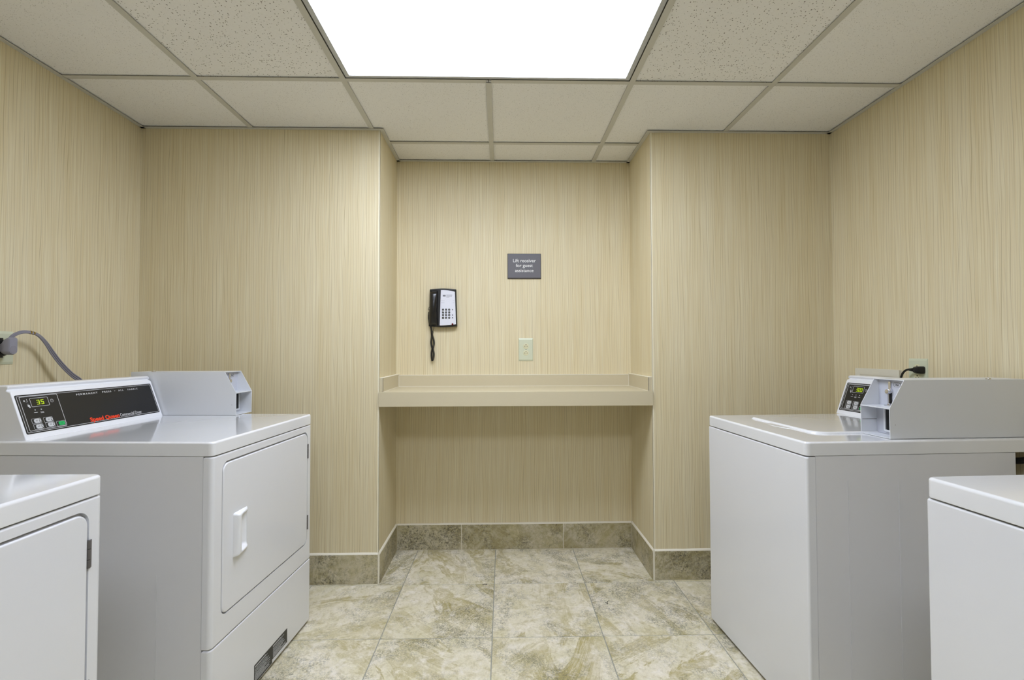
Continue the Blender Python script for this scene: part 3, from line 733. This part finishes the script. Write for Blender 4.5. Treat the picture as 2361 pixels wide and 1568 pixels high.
    frame_ring(bm, ox + .004, ox + LEN - .004, P0 + .004, P1 - .004, .003, .0013, .0008, .0010, FM)
    ix0, ix1, iz0, iz1 = ox + .0118, ox + .0118 + .1275, P0 + .0085, P1 - .0062
    frame_ring(bm, ix0, ix1, iz0, iz1, .003, .0014, .0008, .0010, FM)
    a = ox + .0428; frame_ring(bm, a, a + .0605, P0 + .086, P0 + .1155, .003, .0011, .0008, .0012, FM)
    frame_ring(bm, a + .0665, a + .0775, P0 + .0955, P0 + .1065, .0054, .0009, .0008, .0010, FM)
    box(bm, a + .0717, a + .0725, P0 + .1005, P0 + .1045, .0008, .001, mat=FM); box(bm, a + .0717, a + .0752, P0 + .1002, P0 + .1009, .0008, .001, mat=FM)
    # coin and hand pictograms
    cyl(bm, (a - .018, P0 + .1085, .0008), .0026, .0002, 'z', 10, mat=FM); box(bm, a - .014, a - .0085, P0 + .104, P0 + .1050, .0008, .001, mat=FM); box(bm, a - .0095, a - .0083, P0 + .104, P0 + .114, .0008, .001, mat=FM)
    box(bm, a - .0125, a - .0075, P0 + .0965, P0 + .0975, .0008, .001, mat=FM @ Matrix.Translation((.15, 0, 0)) @ Matrix.Translation((-.15, 0, 0)))
    slab(bm, a - .0120, a - .0050, P0 + .088, P0 + .0945, .0008, .001, r=.0022, seg=3, mat=FM); box(bm, a - .0085, a - .0045, P0 + .084, P0 + .089, .0008, .001, mat=FM)
    leds = (.0068, .0272) if dryer else (.0072, .0272, .0472)
    for q in leds:
        cyl(bm, (a + q, P0 + .0755, .0008), .0019, .0004, 'z', 10, mat=FM)
        box(bm, a + q - .006, a + q + .006, P0 + .0662, P0 + .0676, .0008, .001, mat=FM)
        if q == leds[1]: box(bm, a + q - .005, a + q + .006, P0 + .0632, P0 + .0645, .0008, .001, mat=FM)
    obj('printed_lines', bm, M['print'], co, wn=False)
    bm = bmesh.new(); slab(bm, a + .002, a + .0585, P0 + .088, P0 + .1135, .0007, .0010, r=.002, seg=2, mat=FM); obj('display_window', bm, M['windowb'], co, wn=False)
    bm = bmesh.new()
    if dryer: digits(bm, '35', a + .0195, P0 + .0925, .0095, .0155, .0045, FM @ Matrix.Translation((0, 0, .001)), th=.0022)
    else: digits(bm, '300', a + .0200, P0 + .0915, .0090, .0165, .0030, FM @ Matrix.Translation((0, 0, .001)), th=.0020)
    obj('display_digits', bm, M['led'], co, wn=False)
    for bi, (qx, qz) in enumerate(((.0010, .0390), (.0400, .0385), (.0020, .0200), (.0415, .0205), (.0785, .0195))):
        X_, Z_ = a + qx, P0 + qz; g = bi == 4
        bm = bmesh.new(); slab(bm, X_ - .0095, X_ + .0125, Z_ - .0068, Z_ + .0068, .0008, .0022, r=.0055, bt=.0010, seg=4, bseg=2, mat=FM)
        bt = obj('button', bm, M['green' if g else 'keyg'], co)
        if g: bt['label'] = 'green start button'
        bm = bmesh.new()
        frame_ring(bm, X_ - .0165, X_ + .0145, Z_ - .0086, Z_ + .0086, .003, .0008, .0008, .001, FM)
        obj('button_outline', bm, M['print'], co, wn=False)
        bm = bmesh.new(); 
        if not g:
            box(bm, X_ - .005, X_ + .003, Z_ + .0012, Z_ + .0021, .0022, .0024, mat=FM); box(bm, X_ - .005, X_ + .002, Z_ - .0016, Z_ - .0007, .0022, .0024, mat=FM)
            box(bm, X_ + .0070, X_ + .0082, Z_ - .0038, Z_ + .0038, .0022, .0024, mat=FM); cyl(bm, (X_ + .0076, Z_ - .003, .0022), .0015, .0002, 'z', 8, mat=FM)
        else:
            box(bm, X_ - .003, X_ + .005, Z_ + .0006, Z_ + .0012, .0022, .0024, mat=FM); box(bm, X_ - .001, X_ + .003, Z_ - .0018, Z_ - .0012, .0022, .0024, mat=FM)
        obj('button_print', bm, M['black'], co, wn=False)
    if dryer:
        T = FM @ Matrix.Translation((ox + .2095, P0 + .1095, .0009)); obj('lettering', text_mesh('PERMANENT   PRESS  \u2022  ALL   FABRIC', .0062, T, width=.281, bold=.02, spacing=1.5), M['print'], co, wn=False)
        T = FM @ Matrix.Translation((ox + .2310, P0 + .0075, .0009)); obj('lettering', text_mesh('Speed Queen', .0150, T, width=.1290, bold=.035), M['red'], co, wn=False)
        T = FM @ Matrix.Translation((ox + .3640, P0 + .0080, .0009)); obj('lettering', text_mesh('Commercial Dryer', .0138, T, width=.1070, bold=.006), M['print'], co, wn=False)
    # ---------------- coin box
    cx0, cx1, cy0 = coin; cw = cx1 - cx0; hb = .187; hm = .0975; sl_ = .051; th = .0022; y1 = cy0 + (.466 if dryer else .482)
    side = [(cy0, H_ + .001), (y1, H_ + .001), (y1, H_ + hb), (cy0 + sl_, H_ + hb), (cy0, H_ + hm)]
    bm = bmesh.new()
    poly(bm, side, cx0, cx0 + th, 'x'); poly(bm, side, cx1 - th, cx1, 'x')
    box(bm, cx0 + th, cx1 - th, cy0 + sl_, y1, H_ + hb - th, H_ + hb)
    box(bm, cx0 + th, cx1 - th, cy0, y1, H_ + .001, H_ + .001 + th)
    box(bm, cx0 + th, cx1 - th, y1 - th, y1, H_ + th, H_ + hb - th)
    box(bm, cx0 + th, cx1 - th, cy0 + .001, cy0 + .09, H_ + hm - .0030, H_ + hm)
    cb = obj('coin_box', bm, M['coin'], t, wn=False)
    yi = cy0 + .066; yv = cy0 + .056
    bm = bmesh.new(); box(bm, cx0 + th, cx1 - th, yi, yi + .002, H_ + hm, H_ + hb - th); obj('slide_plate', bm, M['coinin'], cb, wn=False)
    bm = bmesh.new(); box(bm, cx0 + th, cx1 - th, yv, yv + .002, H_ + .004, H_ + hm - .003); obj('vault_plate', bm, M['coinin'], cb, wn=False)
    # recessed vault opening with a raised rim
    va, vb = cx0 + .036, cx1 - .006
    TV = Matrix.Translation((0, yv, 0)) @ AX['y']
    bm = bmesh.new(); frame_ring(bm, va, vb, H_ + .012, H_ + .092, .008, .006, 0, .005, mat=TV); obj('vault_rim', bm, M['coin'], cb)
    bm = bmesh.new(); slab(bm, va + .0055, vb - .0055, H_ + .018, H_ + .086, 0, .001, r=.004, seg=3, mat=TV); obj('vault_opening', bm, M['dark'], cb, wn=False)
    obj('inner_seam', bx(cx0 + th - .0003, cx0 + th + .0006, cy0 + .004, yv, H_ + .048, H_ + .0495), M['steel'], cb, wn=False)
    # coin slide: bar, knob, lever and foot
    sx = (cx0 + cx1) / 2 - .008
    bm = bmesh.new(); slab(bm, sx - .0045, sx + .0045, H_ + hm + .048, H_ + hb - .008, 0, .006, r=.002, bt=.001, seg=2, bseg=1, mat=Matrix.Translation((0, yi, 0)) @ AX['y'])
    slab(bm, sx - .0085, sx - .002, H_ + hm + .006, H_ + hm + .044, 0, .006, r=.0015, bt=.001, seg=2, bseg=1, mat=Matrix.Translation((0, yi, 0)) @ AX['y'])
    obj('coin_slide', bm, M['chrome'], cb)
    bm = bmesh.new(); cyl(bm, (sx - .003, yi, H_ + hm + .047), .0085, .014, 'y', 18, bev=.003); cyl(bm, (sx + .004, yi, H_ + hm + .052), .005, .010, 'y', 12, bev=.002); obj('lock_knob', bm, M['chrome'], cb)
    bm = bmesh.new(); slab(bm, sx - .014, sx + .014, yi - .016, yi - .001, H_ + hm, H_ + hm + .004, r=.005, bt=.001, seg=3, bseg=1); cyl(bm, (sx, yi - .008, H_ + hm + .004), .005, .005, 'z', 12, bev=.002); obj('slide_foot', bm, M['chrome'], cb)
    bm = bmesh.new(); box(bm, sx - .001, sx + .0045, yi - .002, yi - .0004, H_ + hm + .006, H_ + hm + .044); obj('coin_slot', bm, M['dark'], cb, wn=False)
    px_ = sx + .024
    bm = bmesh.new(); frame_ring(bm, px_ - .013, px_ + .013, H_ + hm + .064, H_ + hm + .079, .006, .001, 0, .0006, mat=Matrix.Translation((0, yi, 0)) @ AX['y']); obj('price_badge', bm, M['ink'], cb, wn=False)
    T = Matrix.Translation((px_, yi - .0003, H_ + hm + .0685)) @ AX['y']; obj('lettering', text_mesh('25\u00a2', .0062, T, align='CENTER', bold=.01), M['black'], cb, wn=False)
    lk = (cx0 + .010, cy0 + .374, H_ + hb) if dryer else (cx1 - .010, cy0 + .352, H_ + hb)
    bm = bmesh.new(); cyl(bm, lk, .0068, .0045, 'z', 14, bev=.0015)
    obj('top_lock', bm, M['chrome'], cb)
    bm = bmesh.new(); cyl(bm, (cx0 - .0002, cy0 + .018, H_ + .045), .0012, .0004, 'x', 8); cyl(bm, (cx1 - .0002, cy0 + .018, H_ + .045), .0012, .0004, 'x', 8); obj('rivet', bm, M['steel'], cb, wn=False)
    bm = bmesh.new(); box(bm, cx0 + .002, cx1 - .002, cy0 + .003, y1, H_ - .0002, H_ + .0012); obj('gasket', bm, M['rubber'], cb, wn=False)
    return t

hp = math.pi / 2
machine('dryer', (-.8696, 1.4873, 0), hp - .0585, .6669, .8979, .68, 'white coin dryer with a black console reading 35, far machine on the left', (.0165, .604, .601, .021 / .587), (.608, .7265, .3045), None)
machine('dryer', (-.9105, .4112, 0), hp - .0144, .7141, .8957, .68, 'white coin dryer at the left foreground, cut off by the frame', (.0165, .604, .601, .021 / .587), (.608, .7135, .3045), None)
machine('washer', (.9104, 2.1057, 0), -(hp - .0473), .6336, .8881, .70, 'white top-load coin washer with a console reading 300, far machine on the right', (-.022, .489, .606, 0), (.491, .609, .297), None)
machine('washer', (.924, 1.0383, 0), -(hp - .048), .6407, .8961, .70, 'white top-load coin washer at the right foreground, cut off by the frame', (-.010, .489, .606, 0), (.491, .609, .297), None)

# ------------------------------------------------------------------ bits of lint on the floor
bm = bmesh.new(); tube(bm, [(0, -.012, .0014), (.002, .002, .0022), (.004, .012, .0014)], .0012, 5); tube(bm, [(-.008, .004, .0014), (-.001, -.006, .0018)], .001, 5); tube(bm, [(.004, .010, .0014), (.010, .016, .0014)], .0008, 5)
o = tag(obj('lint_scrap', bm, M['groove_shade_lint'], None, wn=False), 'dark wisp of lint on the floor tile in front of the niche', 'lint'); o.location = (.493, 2.264, 0)
bm = bmesh.new(); tube(bm, [(-.012, 0, .0014), (0, .002, .0016), (.012, -.001, .0014)], .0013, 5)
o = tag(obj('lint_scrap', bm, M['groove_shade_lint'], None, wn=False), 'short dark crumb on the grout line left of the middle joint', 'lint'); o.location = (-.081, 2.457, 0)

# print and fine marks too small to pick apart stay joined
for o in bpy.data.objects:
    if o.parent and o.name.split('.')[0] in ('printed_lines', 'button_print', 'lettering', 'caulk_line', 'slot', 'display_digits', 'rivet', 'top_lock', 'slide_foot', 'strain_relief', 'cord_clip', 'coin_slide', 'lock_knob', 'hinge'): o['kind'] = 'stuff'
